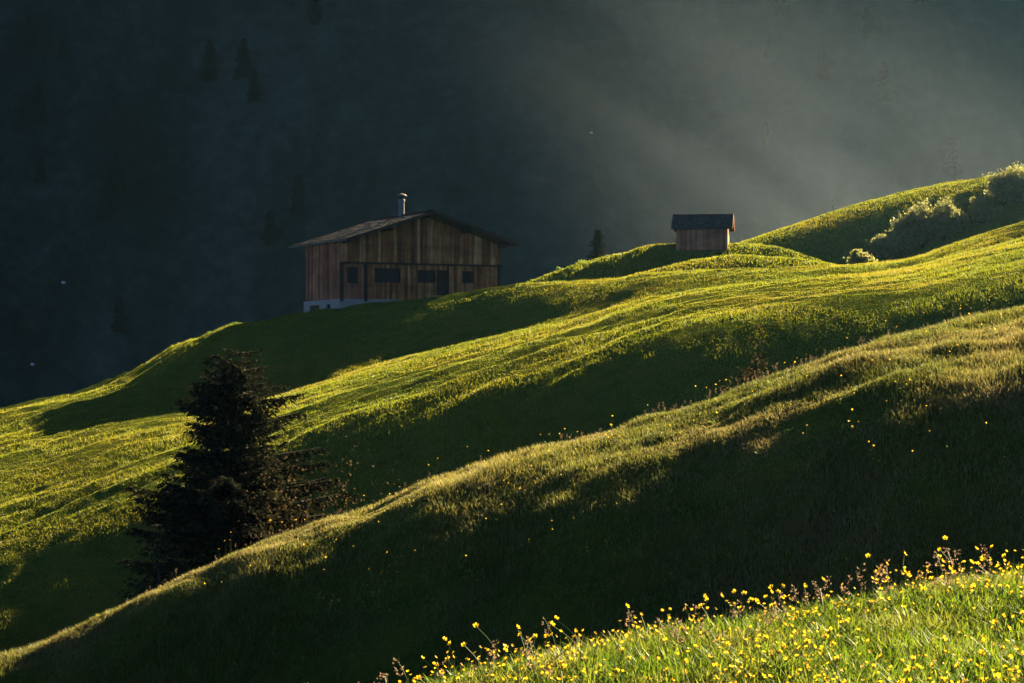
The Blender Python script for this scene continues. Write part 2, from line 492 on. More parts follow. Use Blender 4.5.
def spruce(name, loc, Hh, R, seed, label, dens=1.0, leaders=((0, 0, 1.0),), ndl=(0.10, 0.022), skirt=0.04, ragged=0.3, group=None, mat=None):
    r = np.random.default_rng(seed)
    root = empty(name, loc)
    tag(root, label, 'tree', group)
    A = Acc(); T = Acc()
    for (ox, oy, fr) in leaders:
        hh = Hh * fr
        zz = np.linspace(0, hh, 14)
        bend = np.stack([ox * np.clip(zz / (0.35 * Hh), 0, 1) ** 1.5 + 0.06 * np.sin(zz * 0.9 + seed), oy * np.clip(zz / (0.35 * Hh), 0, 1) ** 1.5 + 0 * zz, zz], -1)
        V, q = tube(bend * np.array([1, 1, 0.965]), 0.02 * Hh * (1 - zz / hh) ** 0.9 + 0.006, 7); T.add(V, q)
        z = skirt * hh if fr == 1.0 else 0.45 * hh
        k = 0
        while z < hh * 0.985:
            t = z / hh
            prof = ((1 - t) ** 0.6 * min(1.0, (1 - t) / 0.11) ** 0.62) * (0.84 + 0.16 * math.sin(t * 23 + seed)) + 0.018
            nb = max(3, int(round((5 + 3 * (1 - t)))))
            for b in range(nb):
                az = k * 2.4 + b * 2 * np.pi / nb + r.normal(0, 0.25)
                L = R * prof * (1 + r.normal(0, ragged)) * (0.75 if fr < 1 else 1)
                L = max(0.12, min(L, R * 1.25))
                if r.random() < 0.10: continue
                ns = max(4, int(L / (0.085 / dens ** .5)))
                s = np.linspace(0, 1, ns)
                droop = -0.32 * (1 - t) - 0.05 + r.normal(0, 0.08)
                rise0 = 0.25 * t
                hz = L * (rise0 * s + droop * s ** 1.3 * (1 - 0.55 * s ** 2.5))
                d0 = np.array([math.cos(az), math.sin(az), 0.0])
                c0 = np.array([np.interp(z, zz, bend[:, 0]), np.interp(z, zz, bend[:, 1]), z])
                wob = 0.05 * L * np.sin(s * 5 + r.random() * 6)
                sd = np.array([-d0[1], d0[0], 0])
                path = c0 + s[:, None] * L * d0 + np.stack([0 * s, 0 * s, hz], -1) + wob[:, None] * sd
                V, q = tube(path[::2] if ns > 5 else path, np.linspace(0.012 * (L + .4), 0.004, len(path[::2] if ns > 5 else path)), 3); T.add(V, q)
                # side twigs
                for sg in (-1, 1):
                    tl = L * 0.34 * (1 - 0.72 * s) * (0.7 + 0.6 * r.random(ns)) + 0.06
                    nt_ = np.maximum(2, (tl / 0.07 * dens ** .5).astype(int))
                    idx = np.repeat(np.arange(ns), nt_)
                    fr_ = r.random(len(idx))
                    td = unit(d0 * 0.75 + sg * sd * 0.85 + np.array([0, 0, -0.18]) + r.normal(0, 0.12, (ns, 3)))
                    hang = -0.22 * fr_ ** 1.5 * tl[idx]
                    P = path[idx] + td[idx] * (tl[idx] * fr_)[:, None] + np.stack([0 * fr_, 0 * fr_, hang], -1)
                    D = unit(td[idx] + r.normal(0, 0.45, (len(idx), 3)) + np.array([0, 0, -0.25]))
                    Wd = unit(np.cross(D, r.normal(0, 1, (len(idx), 3))))
                    tris(A, P, D, Wd, ndl[0] * (0.6 + 0.9 * r.random(len(idx))), ndl[1] * (0.6 + 0.8 * r.random(len(idx))), np.clip(0.35 + 0.45 * fr_ + r.normal(0, 0.22, len(idx)), 0, 1))
            z += (0.20 + 0.10 * (1 - t)) * (Hh / 10) ** 0.6 * (0.8 + 0.4 * r.random()) / dens ** 0.3
            k += 1
    T.build('trunk', bark, root, True)
    A.build('crown', mat or needle, root)
    return root


def bush(name, loc, w, h, seed, label, mat, n=2600, leaf=(0.10, 0.04), cat='bush', group=None, stems=9, sparse=0.0):
    r = np.random.default_rng(seed)
    root = empty(name, loc); tag(root, label, cat, group)
    T, A = Acc(), Acc()
    tips = []
    for i in range(stems):
        az = r.random() * 6.283; sp_ = r.random() ** 0.7
        tip = np.array([math.cos(az) * w * 0.42 * sp_, math.sin(az) * w * 0.42 * sp_, h * (0.55 + 0.4 * r.random()) * (1 - 0.35 * sp_ ** 2)])
        s = np.linspace(0, 1, 6)[:, None]
        path = tip * s ** np.array([0.8, 0.8, 1.1]) + r.normal(0, 0.02 * w, (6, 3)) * s
        V, q = tube(path, np.linspace(0.035 * h ** .5, 0.008, 6), 4); T.add(V, q)
        for j in range(7):
            f = 0.35 + 0.65 * r.random(); k = f * 5; a = path[int(k)] * (1 - k % 1) + path[min(5, int(k) + 1)] * (k % 1)
            b = a + np.array([r.normal(0, .16 * w), r.normal(0, .16 * w), abs(r.normal(0, .14 * h)) + .02])
            V, q = tube(np.stack([a, (a + b) / 2 + r.normal(0, .01 * w, 3), b]), [0.012 * h ** .5, .008, .004], 3); T.add(V, q)
            tips.append((a, b))
    m = n // len(tips)
    for a, b in tips:
        f = r.random(m)[:, None]
        c = a * (1 - f) + b * f
        P = c + r.normal(0, 1, (m, 3)) * np.array([w, w, h * 0.8]) * (0.055 + 0.03 * r.random())
        P[:, 2] = np.maximum(P[:, 2], 0.02)
        D = unit(r.normal(0, 1, (m, 3)) + np.array([0, 0, 0.3])); Wd = unit(np.cross(D, r.normal(0, 1, (m, 3))))
        tris(A, P, D, Wd, leaf[0] * (0.6 + 0.8 * r.random(m)), leaf[1] * (0.6 + 0.8 * r.random(m)), np.clip(r.normal(0.5, 0.12) + r.normal(0, 0.2, m), 0, 1))
    T.build('stems', bark, root); A.build('foliage', mat, root)
    return root


def gz(x, y): return float(ground_at(np.array([x]), np.array([y]))[0])


def find_y(u, v, y0, y1):
    """distance at which column u of the ground is seen at row v"""
    ys = np.linspace(y0, y1, 400)
    vv = VH - ground_at(px(u, ys), ys) / ys * F
    k = int(np.argmin(np.abs(vv - v)))
    return float(ys[k])


# big spruce below the bank
y = 64.0; x = px(243, y); z = gz(x, y) - 0.15
top = y * (VH - 337) / F
spruce('spruce_tree', (x, y, z), top - z, 4.3, 5, 'big ragged dark spruce with two tops, rising behind the near grass bank', dens=1.8,
       leaders=((0, 0, 1.0), (-0.66, -0.1, 0.98)), ndl=(0.13, 0.030), skirt=0.10, ragged=0.33)
y = 60.0; x = px(158, y); z = gz(x, y) - 0.1
spruce('spruce_tree', (x, y, z), y * (VH - 512) / F - z, 1.9, 8, 'small young spruce at the lower left foot of the big spruce', dens=1.2, ndl=(0.12, 0.024), skirt=0.08)
y = 61.0; x = px(320, y); z = gz(x, y) - 0.1
bush('broadleaf_tree', (x, y, z), 3.6, y * (VH - 425) / F - z, 12, 'thin brownish broadleaf tree leaning against the right side of the big spruce', leaf_brown, 26000, (0.07, 0.03), 'tree', stems=14)
# little spruce beside the hay hut
y = 197.0; x = px(598, y); z = gz(x, y) - 0.1
spruce('spruce_tree', (x, y, z), y * (VH - 228) / F - z, 1.0, 21, 'slim little spruce on the skyline left of the small hay hut', dens=0.6, ndl=(0.22, 0.05), skirt=0.06)
# scrub on the shaded flank below the upper slope
bl = [(860, 269, 26, 13, 'lowest pale bush of the scrub, alone at the end of the shaded gully'),
      (886, 262, 34, 26, 'low pale bush at the bottom end of the sunlit scrub row'),
      (905, 256, 36, 34, 'rounded pale bush in the lower part of the scrub row'),
      (923, 248, 38, 40, 'tallest pale bush in the middle of the scrub row'),
      (944, 240, 34, 32, 'pale bush uphill of the tallest one in the scrub row'),
      (958, 232, 22, 18, 'small pale bush at the upper end of the dense scrub'),
      (982, 222, 26, 20, 'small loose bush standing between scrub row and skyline bushes'),
      (1003, 205, 36, 34, 'round olive bush standing up across the skyline of the upper slope'),
      (1022, 205, 30, 38, 'dark bush at the right edge beside the round skyline bush')]
for i, (u, v, wpx, hpx, lb) in enumerate(bl):
    y = find_y(u, v, 172, 222) if i else 144.0
    x = px(u, y); sc = y / F
    bush('bush', (x, y, gz(x, y) - 0.1), wpx * sc * 1.0, hpx * sc * (1.3 if i < 7 else 1.25), 60 + i, lb, leaf_dry, 7000, (0.20, 0.075), group='scrub bushes in the shaded gully', stems=10)
# weeds and small shrubs on rims
y = 40.2; x = px(752, y)
bush('tall_weed', (x, y, gz(x, y) - 0.05), 0.75, y * (VH - 343) / F - gz(x, y), 31, 'tall brown dead weed standing behind the near rim against the shadow', leaf_brown, 2600, (0.06, 0.028), 'weed', stems=8)
y = 40.2; x = px(728, y)
bush('tall_weed', (x, y, gz(x, y) - 0.05), 0.45, 0.42 + y * (VH - 392) / F - gz(x, y), 33, 'shorter brown weed just left of the tall dead weed', leaf_brown, 900, (0.05, 0.024), 'weed', stems=6)
for i, (u, v, w_, h_, lb) in enumerate([(532, 286, 10, 9, 'small green shrub on the rim at the left end of the hut ridge'), (560, 274, 9, 7, 'tiny shrub on the skyline between rim shrub and little spruce'),
                                        (579, 268, 12, 8, 'low shrub on the skyline just left of the little spruce'), (236, 331, 10, 5, 'low green shrub on the skyline left of the farmhouse'),
                                        (212, 340, 10, 5, 'low green shrub lowest on the skyline left of the farmhouse')]):
    y = 190.5 if u > 400 else 145.5
    x = px(u, y); sc = y / F
    bush('low_shrub', (x, y, gz(x, y) - 0.05), w_ * sc, h_ * sc, 80 + i, lb, leaf_green, 500, (0.12, 0.05), 'shrub', stems=5)
# ------------------------------------------------------------------ buildings
def box(acc, x0, x1, y0, y1, z0, z1, tint=0.5):
    V = [(x0, y0, z0), (x1, y0, z0), (x1, y1, z0), (x0, y1, z0), (x0, y0, z1), (x1, y0, z1), (x1, y1, z1), (x0, y1, z1)]
    acc.add(V, [(0, 3, 2, 1), (4, 5, 6, 7), (0, 1, 5, 4), (1, 2, 6, 5), (2, 3, 7, 6), (3, 0, 4, 7)], tint=tint)


def slab(acc, a, b, c, d, th, tint=0.5):
    """thick quad a,b,c,d; thickness downwards"""
    top = np.array([a, b, c, d], float); bot = top - np.array([0, 0, th])
    acc.add(np.concatenate([bot, top]), [(0, 3, 2, 1), (4, 5, 6, 7), (0, 1, 5, 4), (1, 2, 6, 5), (2, 3, 7, 6), (3, 0, 4, 7)], tint=tint)


def wood_mat(name, dark, midc, light, streak=7.0):
    m, nt, nd, ln = new_mat(name)
    at = nd.new('ShaderNodeAttribute'); at.attribute_name = 'tint'
    tc = nd.new('ShaderNodeTexCoord')
    n = noise(nd, ln, mapping(nd, ln, tc.outputs['Object'], (streak, streak, 0.55)), 1.0, 5, 0.65)
    n2 = noise(nd, ln, mapping(nd, ln, tc.outputs['Object'], (0.5, 0.5, 1.3)), 1.0, 4, 0.6)
    a = nd.new('ShaderNodeMath'); a.operation = 'MULTIPLY_ADD'; a.inputs[1].default_value = 0.65
    ln.new(n.outputs['Fac'], a.inputs[0])
    b = nd.new('ShaderNodeMath'); b.operation = 'MULTIPLY'; b.inputs[1].default_value = 0.35; ln.new(at.outputs['Fac'], b.inputs[0]); ln.new(b.outputs[0], a.inputs[2])
    r = ramp(nd, [(0.22, dark), (0.5, midc), (0.78, light)]); ln.new(a.outputs[0], r.inputs[0])
    r2 = ramp(nd, [(0.35, (0.45, 0.42, 0.42)), (0.62, (1.1, 1.1, 1.1))]); ln.new(n2.outputs['Fac'], r2.inputs[0])
    c = mixc(nd, ln, r.outputs[0], r2.outputs[0], 0.8, 'MULTIPLY')
    p = nd.new('ShaderNodeBsdfPrincipled'); ln.new(c, p.inputs['Base Color']); p.inputs['Roughness'].default_value = 0.85
    p.inputs['Specular IOR Level'].default_value = 0.2
    o = nd.new('ShaderNodeOutputMaterial'); ln.new(p.outputs[0], o.inputs[0])
    return m


plank = wood_mat('weathered_boards', (0.03, 0.010, 0.004), (0.38, 0.13, 0.034), (0.90, 0.47, 0.15))
plank_red = wood_mat('reddish_boards', (0.07, 0.022, 0.010), (0.34, 0.12, 0.05), (0.55, 0.23, 0.10))
timber = wood_mat('old_timber', (0.02, 0.012, 0.008), (0.05, 0.03, 0.02), (0.10, 0.06, 0.04), 3)
shingle = wood_mat('grey_shingles', (0.012, 0.013, 0.015), (0.028, 0.030, 0.034), (0.09, 0.092, 0.10), 4)
plaster = simple('whitewashed_plaster', (0.28, 0.25, 0.19), 0.9, var=0.25, scale=1.5)
glass = simple('dark_glass', (0.008, 0.009, 0.01), 0.35, spec=0.15, var=0.2)
tin = simple('sheet_metal', (0.10, 0.095, 0.085), 0.7, 0.2, var=0.15)
rb = np.random.default_rng(99)


def planks(acc, L, w, z0f, z1f, yf, depth=0.03, axis='x', flip=1, holes=()):
    """vertical boards along L; z0f/z1f give bottom/top at a position; boards vary in tone and stand-off"""
    s = 0.0
    while s < L - 0.01:
        ww = min(w * (0.75 + 0.5 * rb.random()), L - s)
        mid = s + ww / 2
        off = rb.random() * 0.018
        t = float(np.clip(rb.normal(0.5, 0.28), 0, 1))
        segs = [(z0f(mid) - rb.random() * 0.05, None)]
        cuts = sorted([(h[2], h[3]) for h in holes if h[0] - 0.01 < mid < h[1] + 0.01])
        zs = []; cur = segs[0][0]
        for a, b in cuts:
            zs.append((cur, a, False)); cur = b
        zs.append((cur, None, True))
        for lo, hi, last in zs:
            ta = z1f(s + 0.004) if last else hi; tb = z1f(s + ww - 0.004) if last else hi
            if axis == 'x':
                c = [(s + .004, yf - depth - off), (s + ww - .004, yf - depth - off), (s + ww - .004, yf), (s + .004, yf)]
            else:
                c = [(yf - depth - off, s + ww - .004), (yf - depth - off, s + .004), (yf, s + .004), (yf, s + ww - .004)]
                ta, tb = tb, ta
            V = [(c[0][0], c[0][1], lo), (c[1][0], c[1][1], lo), (c[2][0], c[2][1], lo), (c[3][0], c[3][1], lo),
                 (c[0][0], c[0][1], ta), (c[1][0], c[1][1], tb), (c[2][0], c[2][1], tb), (c[3][0], c[3][1], ta)]
            acc.add(V, [(0, 3, 2, 1), (4, 5, 6, 7), (0, 1, 5, 4), (1, 2, 6, 5), (2, 3, 7, 6), (3, 0, 4, 7)], tint=t)
        s += ww


def window(root, x0, x1, z0, z1, yw, panes=2, label=None):
    f = Acc(); w = 0.055
    yo = yw - 0.075
    box(f, x0 - w, x0, yo, yw + .03, z0 - w, z1 + w, .2); box(f, x1, x1 + w, yo, yw + .03, z0 - w, z1 + w, .2)
    box(f, x0, x1, yo + .003, yw + .03, z1, z1 + w, .2); box(f, x0, x1, yo + .003, yw + .03, z0 - w, z0, .2)
    o = f.build('window', timber, root)
    if label: o['label'] = label
    g = Acc(); box(g, x0, x1, yw + .01, yw + .025, z0, z1); g.build('pane', glass, o)
    b = Acc()
    for i in range(1, panes):
        xm = x0 + (x1 - x0) * i / panes; box(b, xm - .035, xm + .035, yo + .02, yw + .008, z0, z1, .25)
    if panes < 2: xm = (x0 + x1) / 2; box(b, xm - .012, xm + .012, yo + .03, yw + .008, z0, z1, .3)
    b.build('mullion', timber, o)
    return o


# --- farmhouse
BY = 143.8; TH = math.radians(26)
bx0 = px(341, BY); bz0 = BY * (VH - 305.5) / F
farm = empty('farmhouse', (bx0, BY, bz0), TH); farm.scale = (1.046, 1, 1)
tag(farm, 'large weathered wooden farmhouse with low gable roof and chimney on the grassy hilltop', 'farmhouse')
BW, BL, EV, PK = 10.05, 5.8, 3.84, 5.52
zr = lambda x: EV + 0.05 + (PK - EV) * (1 - abs(x - BW / 2) / (BW / 2))
# core walls
c = Acc()
box(c, 0.06, BW - 0.06, 0.045, BL - .06, 0.2, EV, .1)
box(c, -0.02, 0.055, -0.02, BL, -1.4, 0.42, .1)
V = [(0.06, .045, EV), (BW - .06, .045, EV), (BW / 2, .045, PK - .05), (0.06, BL - .06, EV), (BW - .06, BL - .06, EV), (BW / 2, BL - .06, PK - .05)]
c.add(V, [(0, 1, 2), (5, 4, 3)], [(0, 2, 5, 3), (2, 1, 4, 5)], tint=.1)
c.build('inner_wall', timber, farm)
holes = [(2.07, 3.65, 1.42, 2.28), (4.78, 5.85, 1.45, 2.22), (5.97, 6.73, 0.70, 2.22), (7.6, 8.3, 1.48, 2.2), (0.12, 1.38, 0.40, 2.45)]
w1 = Acc(); planks(w1, BW, 0.15, lambda x: 0.42, lambda x: 2.50, 0.04, holes=holes); w1.build('lower_wall', plank, farm)
w2 = Acc(); planks(w2, BW, 0.16, lambda x: 2.62, lambda x: zr(x) - 0.06, -0.01); w2.build('gable_wall', plank, farm)
w3 = Acc(); planks(w3, BL, 0.22, lambda x: 0.42, lambda x: EV - 0.02, 0.055, axis='y'); w3.build('side_wall', plank_red, farm)
w4 = Acc()
for s in np.arange(0, BW - 0.1, 0.25): box(w4, s + .01, s + .24, BL - .06, BL - .03, .2, zr(s) - .1, float(rb.random()))
for s in np.arange(0, BL - 0.1, 0.25): box(w4, BW - .06, BW - .025, s + .01, s + .24, .2, EV - .02, float(rb.random()))
w4.build('back_wall', plank, farm)
b = Acc(); box(b, -0.05, BW + 0.08, -0.10, 0.05, 2.505, 2.615, .3); b.build('beam', timber, farm)
for xx in (0.03, 1.50, BW - 0.12):
    b = Acc(); box(b, xx - .09, xx + .09, -.085, .045, .25, 2.503, .15); b.build('corner_post', timber, farm)
# projecting panel with tall window
pn = Acc(); planks(pn, 1.26, 0.21, lambda x: 0.42, lambda x: 2.42, -0.02, holes=[(.3, .84, 1.36, 2.26)])
po = pn.build('board_panel', plank_red, farm); po.location.x = 0.12; po['label'] = 'redder board panel around the tall narrow window'
window(farm, 0.43, 0.94, 1.38, 2.24, -0.02, 1)
window(farm, 2.12, 3.60, 1.47, 2.23, 0.03, 2)
window(farm, 4.83, 5.80, 1.50, 2.17, 0.03, 2)
window(farm, 7.65, 8.25, 1.53, 2.15, 0.03, 1)
# door
d_ = Acc(); box(d_, 6.02, 6.68, .0, .04, .76, 2.17, .1); box(d_, 5.97, 6.02, -.05, .04, .70, 2.22, .2); box(d_, 6.68, 6.73, -.05, .04, .70, 2.22, .2); box(d_, 6.02, 6.68, -.05, .04, 2.17, 2.22, .2)
do = d_.build('door', timber, farm)
h = Acc(); box(h, 6.07, 6.10, -.06, .0, 1.3, 1.42); h.build('handle', tin, do)
st = Acc(); box(st, 5.6, 6.95, -.55, -.06, .60, .67, .9); box(st, 5.7, 5.8, -.5, -.1, -.1, .60, .4); box(st, 6.75, 6.85, -.5, -.1, -.1, .60, .4); st.build('doorstep', plank, farm)
# foundations
f_ = Acc(); box(f_, -0.02, 4.75, -0.06, 0.04, -0.9, 0.40); box(f_, 4.75, BW, 0.0, 0.04, -0.6, 0.30); f_.build('foundation', plaster, farm)
sf = Acc()
segs = [(-.05, 1.4), (2.1, 3.2), (4.9, BL + .02)]
for a, b2 in segs: box(sf, -0.12, -.02, a, b2, -1.4, 0.40)
for a, b2 in ((1.4, 2.1), (3.2, 4.9)): box(sf, -0.12, -.02, a, b2, 0.12, 0.40)
so_ = sf.build('foundation', plaster, farm); so_['label'] = 'white plastered cellar wall with dark openings'
# roof: two slopes of shingle courses
OF, OB, OS = 1.75, 1.5, 0.38
zs_ = lambda x: PK + 0.14 - (PK - EV) / (BW / 2) * abs(x - BW / 2)
for sgn in (-1, 1):
    r_ = Acc(); ncr = 17
    xe = -OS if sgn < 0 else BW + OS
    for i in range(ncr):
        fa, fb = i / ncr, min(1, (i + 1.15) / ncr)
        xa, xb = BW / 2 + (xe - BW / 2) * fa, BW / 2 + (xe - BW / 2) * fb
        n = 34
        for j in range(n):
            ya = -OF + (BL + OF + OB) * j / n; yb = -OF + (BL + OF + OB) * (j + 1) / n
            lift = 0.035 + rb.random() * 0.025
            slab(r_, (xa, ya, zs_(xa) + .005), (xb, ya, zs_(xb) + lift), (xb, yb - .008, zs_(xb) + lift), (xa, yb - .008, zs_(xa) + .005), 0.03, float(np.clip(rb.normal(.5, .25), 0, 1)))
    xm = BW / 2
    slab(r_, (xm, -OF + .02, zs_(xm) - .03), (xe, -OF + .02, zs_(xe) - .03), (xe, BL + OB - .02, zs_(xe) - .03), (xm, BL + OB - .02, zs_(xm) - .03), 0.07, .1)
    ro = r_.build('roof', shingle, farm)
    for yy0 in (-OF - .04, BL + OB - .01):
        bb = Acc()
        slab(bb, (xm, yy0, zs_(xm) + .05), (xe, yy0, zs_(xe) + .05), (xe, yy0 + .045, zs_(xe) + .05), (xm, yy0 + .045, zs_(xm) + .05), 0.2, .35)
        bb.build('barge_board', timber, ro)
    if sgn < 0:
        gt = Acc(); box(gt, xe - .12, xe - .02, -OF - .2, BL + OB + .1, zs_(xe) - .10, zs_(xe) - .02); gt.build('gutter', tin, ro)
rc = Acc(); box(rc, BW / 2 - .14, BW / 2 + .14, -OF, BL + OB, PK + .155, PK + .215, .3); rc.build('ridge_cap', timber, farm)
for xx in (0.1, BW / 4, BW / 2, BW * .75, BW - .1):
    p_ = Acc(); box(p_, xx - .09, xx + .09, -OF + .15, .1, zs_(xx) - .34, zs_(xx) - .135, .2); p_.build('purlin', timber, farm)
# chimney
ch = Acc(); an = np.linspace(0, 2 * np.pi, 13)[:-1]
V, q = tube([(BW / 2 - .05, 3.0, PK - .3), (BW / 2 - .05, 3.0, PK + .6), (BW / 2 - .05, 3.0, PK + 1.18)], [.19, .185, .18], 14); ch.add(V, q)
V, q = tube([(BW / 2 - .05, 3.0, PK + 1.0), (BW / 2 - .05, 3.0, PK + 1.06), (BW / 2 - .05, 3.0, PK + 1.18), (BW / 2 - .05, 3.0, PK + 1.181)], [.215, .215, .215, .02], 14); ch.add(V, q)
cho = ch.build('chimney', simple('chimney_render', (0.15, 0.14, 0.12), .9), farm, True)
cc = Acc()
V, q = tube([(BW / 2 - .05, 3.0, PK + 1.33), (BW / 2 - .05, 3.0, PK + 1.36), (BW / 2 - .05, 3.0, PK + 1.46), (BW / 2 - .05, 3.0, PK + 1.54)], [.30, .36, .26, .02], 14); cc.add(V, q)
for k in range(4):
    a_ = k * math.pi / 2 + .4; qx, qy = BW / 2 - .05 + .18 * math.cos(a_), 3.0 + .18 * math.sin(a_); box(cc, qx - .015, qx + .015, qy - .015, qy + .015, PK + 1.17, PK + 1.36)
cc.build('chimney_cap', tin, cho, True)

# --- small hay hut
HY = 188.0; hx, hz = px(703, HY), HY * (VH - 245) / F
hut = empty('hay_hut', (hx, HY, hz), math.radians(-8))
tag(hut, 'tiny dark wooden hay hut alone on the ridge right of the farmhouse', 'hut')
HW, HD, HE, HP = 3.85, 2.7, 1.34, 2.26
c = Acc(); box(c, -HW / 2 + .04, HW / 2 - .04, -HD / 2 + .04, HD / 2 - .04, -.5, HE, .1)
c.add([(-HW / 2 + .04, -HD / 2 + .04, HE), (-HW / 2 + .04, HD / 2 - .04, HE), (-HW / 2 + .04, 0, HP - .1), (HW / 2 - .04, -HD / 2 + .04, HE), (HW / 2 - .04, HD / 2 - .04, HE), (HW / 2 - .04, 0, HP - .1)], [(0, 2, 1), (3, 4, 5)], tint=.1)
c.build('inner_wall', timber, hut)
w_ = Acc(); planks(w_, HW, .2, lambda x: -.45, lambda x: HE, 0.0); o_ = w_.build('front_wall', plank_red, hut); o_.location = (-HW / 2, -HD / 2 + .035, 0)
w_ = Acc(); planks(w_, HD, .2, lambda x: -.45, lambda x: HE + (HP - HE - .1) * (1 - abs(x - HD / 2) / (HD / 2)), 0.0, axis='y'); o_ = w_.build('end_wall', plank_red, hut); o_.location = (HW / 2 + .045, -HD / 2, 0)
w_ = Acc(); planks(w_, HD, .2, lambda x: -.45, lambda x: HE + (HP - HE - .1) * (1 - abs(x - HD / 2) / (HD / 2)), 0.0, axis='y'); o_ = w_.build('end_wall', plank_red, hut); o_.location = (-HW / 2 + .035, -HD / 2, 0)
for xx in (-HW / 2 + .02, HW / 2 - .02):
    w_ = Acc(); box(w_, xx - .08, xx + .08, -HD / 2 - .06, -HD / 2 + .1, -.5, HE, .7); w_.build('corner_post', plank, hut)
for sgn in (-1, 1):
    r_ = Acc(); ye = sgn * (HD / 2 + .30); ncr = 9
    sl_ = (HP - HE) / (HD / 2)
    zf = lambda yy: HP + .08 - sl_ * abs(yy)
    for i in range(ncr):
        ya, yb = ye * i / ncr, ye * min(1, (i + 1.15) / ncr)
        for j in range(20):
            xa = -HW / 2 - .42 + (HW + .84) * j / 20; xb = xa + (HW + .84) / 20 - .008
            lf = .03 + .02 * rb.random()
            slab(r_, (xa, ya, zf(ya)), (xb, ya, zf(ya)), (xb, yb, zf(yb) + lf), (xa, yb, zf(yb) + lf), .03, float(rb.random()))
    slab(r_, (-HW / 2 - .40, 0, zf(0) - .03), (HW / 2 + .40, 0, zf(0) - .03), (HW / 2 + .40, ye, zf(ye) - .03), (-HW / 2 - .40, ye, zf(ye) - .03), .06, .1)
    ro = r_.build('roof', shingle, hut)
    for xx in (-HW / 2 - .46, HW / 2 + .425):
        bb = Acc(); slab(bb, (xx, 0, zf(0) + .06), (xx + .04, 0, zf(0) + .06), (xx + .04, ye, zf(ye) + .06), (xx, ye, zf(ye) + .06), .17, .8)
        bb.build('barge_board', plank, ro)
rc = Acc(); box(rc, -HW / 2 - .42, HW / 2 + .42, -.09, .09, HP + .09, HP + .14, .3); rc.build('ridge_cap', timber, hut)
# ------------------------------------------------------------------ flowers and seed stalks
petal_m = simple('buttercup_petal', (0.85, 0.52, 0.02), 0.4, var=0.12, scale=20, trans=0.4)
stem_m = simple('thin_green_stem', (0.14, 0.20, 0.04), 0.7, var=0.2, scale=20, trans=0.2)
seed_m = simple('reddish_seed_head', (0.34, 0.21, 0.13), 0.9, var=0.35, scale=30, trans=0.35)
eye_m = simple('flower_eye', (0.45, 0.30, 0.02), 0.8)


def make_buttercup(seed, hgt, parts=True, loc=(0, 0, 0)):
    r = np.random.default_rng(seed)
    root = empty('buttercup', loc)
    s = np.linspace(0, 1, 6)
    dx, dy = r.normal(0, .06, 2)
    path = np.stack([dx * s ** 2, dy * s ** 2, hgt * s], -1)
    T = Acc(); V, q = tube(path, [.0016] * 6, 4); T.add(V, q); T.build('stem', stem_m, root)
    P = Acc(); c0 = path[-1]
    tl = r.normal(0, .8, 2); nrm = unit(np.array([tl[0], tl[1], 1.0])); e1 = unit(np.cross(nrm, [0, 1, .1])); e2 = np.cross(nrm, e1)
    R = .0112 + .002 * r.random(); cup = .7 + .5 * r.random()
    for k in range(5):
        a = k * 2 * math.pi / 5
        pts = []
        for (rr, wa, hh) in ((0.1, 0.0, 0), (0.6, -.52, .35), (0.95, -.40, .8), (1.05, 0, .9), (.95, .40, .8), (.6, .52, .35), (.55, 0, .28)):
            pts.append(c0 + R * rr * (math.cos(a + wa) * e1 + math.sin(a + wa) * e2) + nrm * R * hh * cup)
        P.add(pts, [(0, 1, 6), (1, 2, 6), (2, 3, 6), (3, 4, 6), (4, 5, 6), (5, 0, 6)])
    po = P.build('petals', petal_m, root, True)
    E = Acc(); V, q = tube([c0 - nrm * .001, c0 + nrm * .003, c0 + nrm * .0055, c0 + nrm * .006], [.002, .005, .004, .0004], 6); E.add(V, q); E.build('flower_eye', eye_m, po)
    return root


def make_stalk(seed, hgt, loc=(0, 0, 0)):
    r = np.random.default_rng(seed)
    root = empty('grass_stalk', loc)
    s = np.linspace(0, 1, 7); d = r.normal(0, .09, 2)
    path = np.stack([d[0] * s ** 2.2, d[1] * s ** 2.2, hgt * s * (1 - .03 * s)], -1)
    T = Acc(); V, q = tube(path, np.linspace(.0018, .0010, 7), 3); T.add(V, q); T.build('stem', stem_m, root)
    A = Acc(); n = 24
    f = r.random(n); c = path[-1] - np.stack([d[0] * f * .3, d[1] * f * .3, f * .075], -1)
    rad = .004 + .016 * np.sin(np.pi * np.clip(f * .85 + .1, 0, 1)) * r.random(n)
    az = r.random(n) * 6.283
    P = c + np.stack([np.cos(az) * rad, np.sin(az) * rad, 0 * az], -1)
    D = unit(np.stack([np.cos(az), np.sin(az), .8 + 0 * az], -1) + r.normal(0, .3, (n, 3))); Wd = unit(np.cross(D, r.normal(0, 1, (n, 3))))
    tris(A, P, D, Wd, .009 + .006 * r.random(n), .0028 + .002 * r.random(n), r.random(n))
    A.build('seed_head', seed_m, root)
    return root


def copy_tree(o, loc, rz, sc, label, cat, group, parent=None):
    c = o.copy(); COL.objects.link(c); c.parent = parent
    if parent is None:
        c.location = loc; c.rotation_euler = (0, 0, rz); c.scale = (sc, sc, sc); tag(c, label, cat, group)
    for ch in o.children: copy_tree(ch, None, 0, 1, None, None, None, c)
    return c


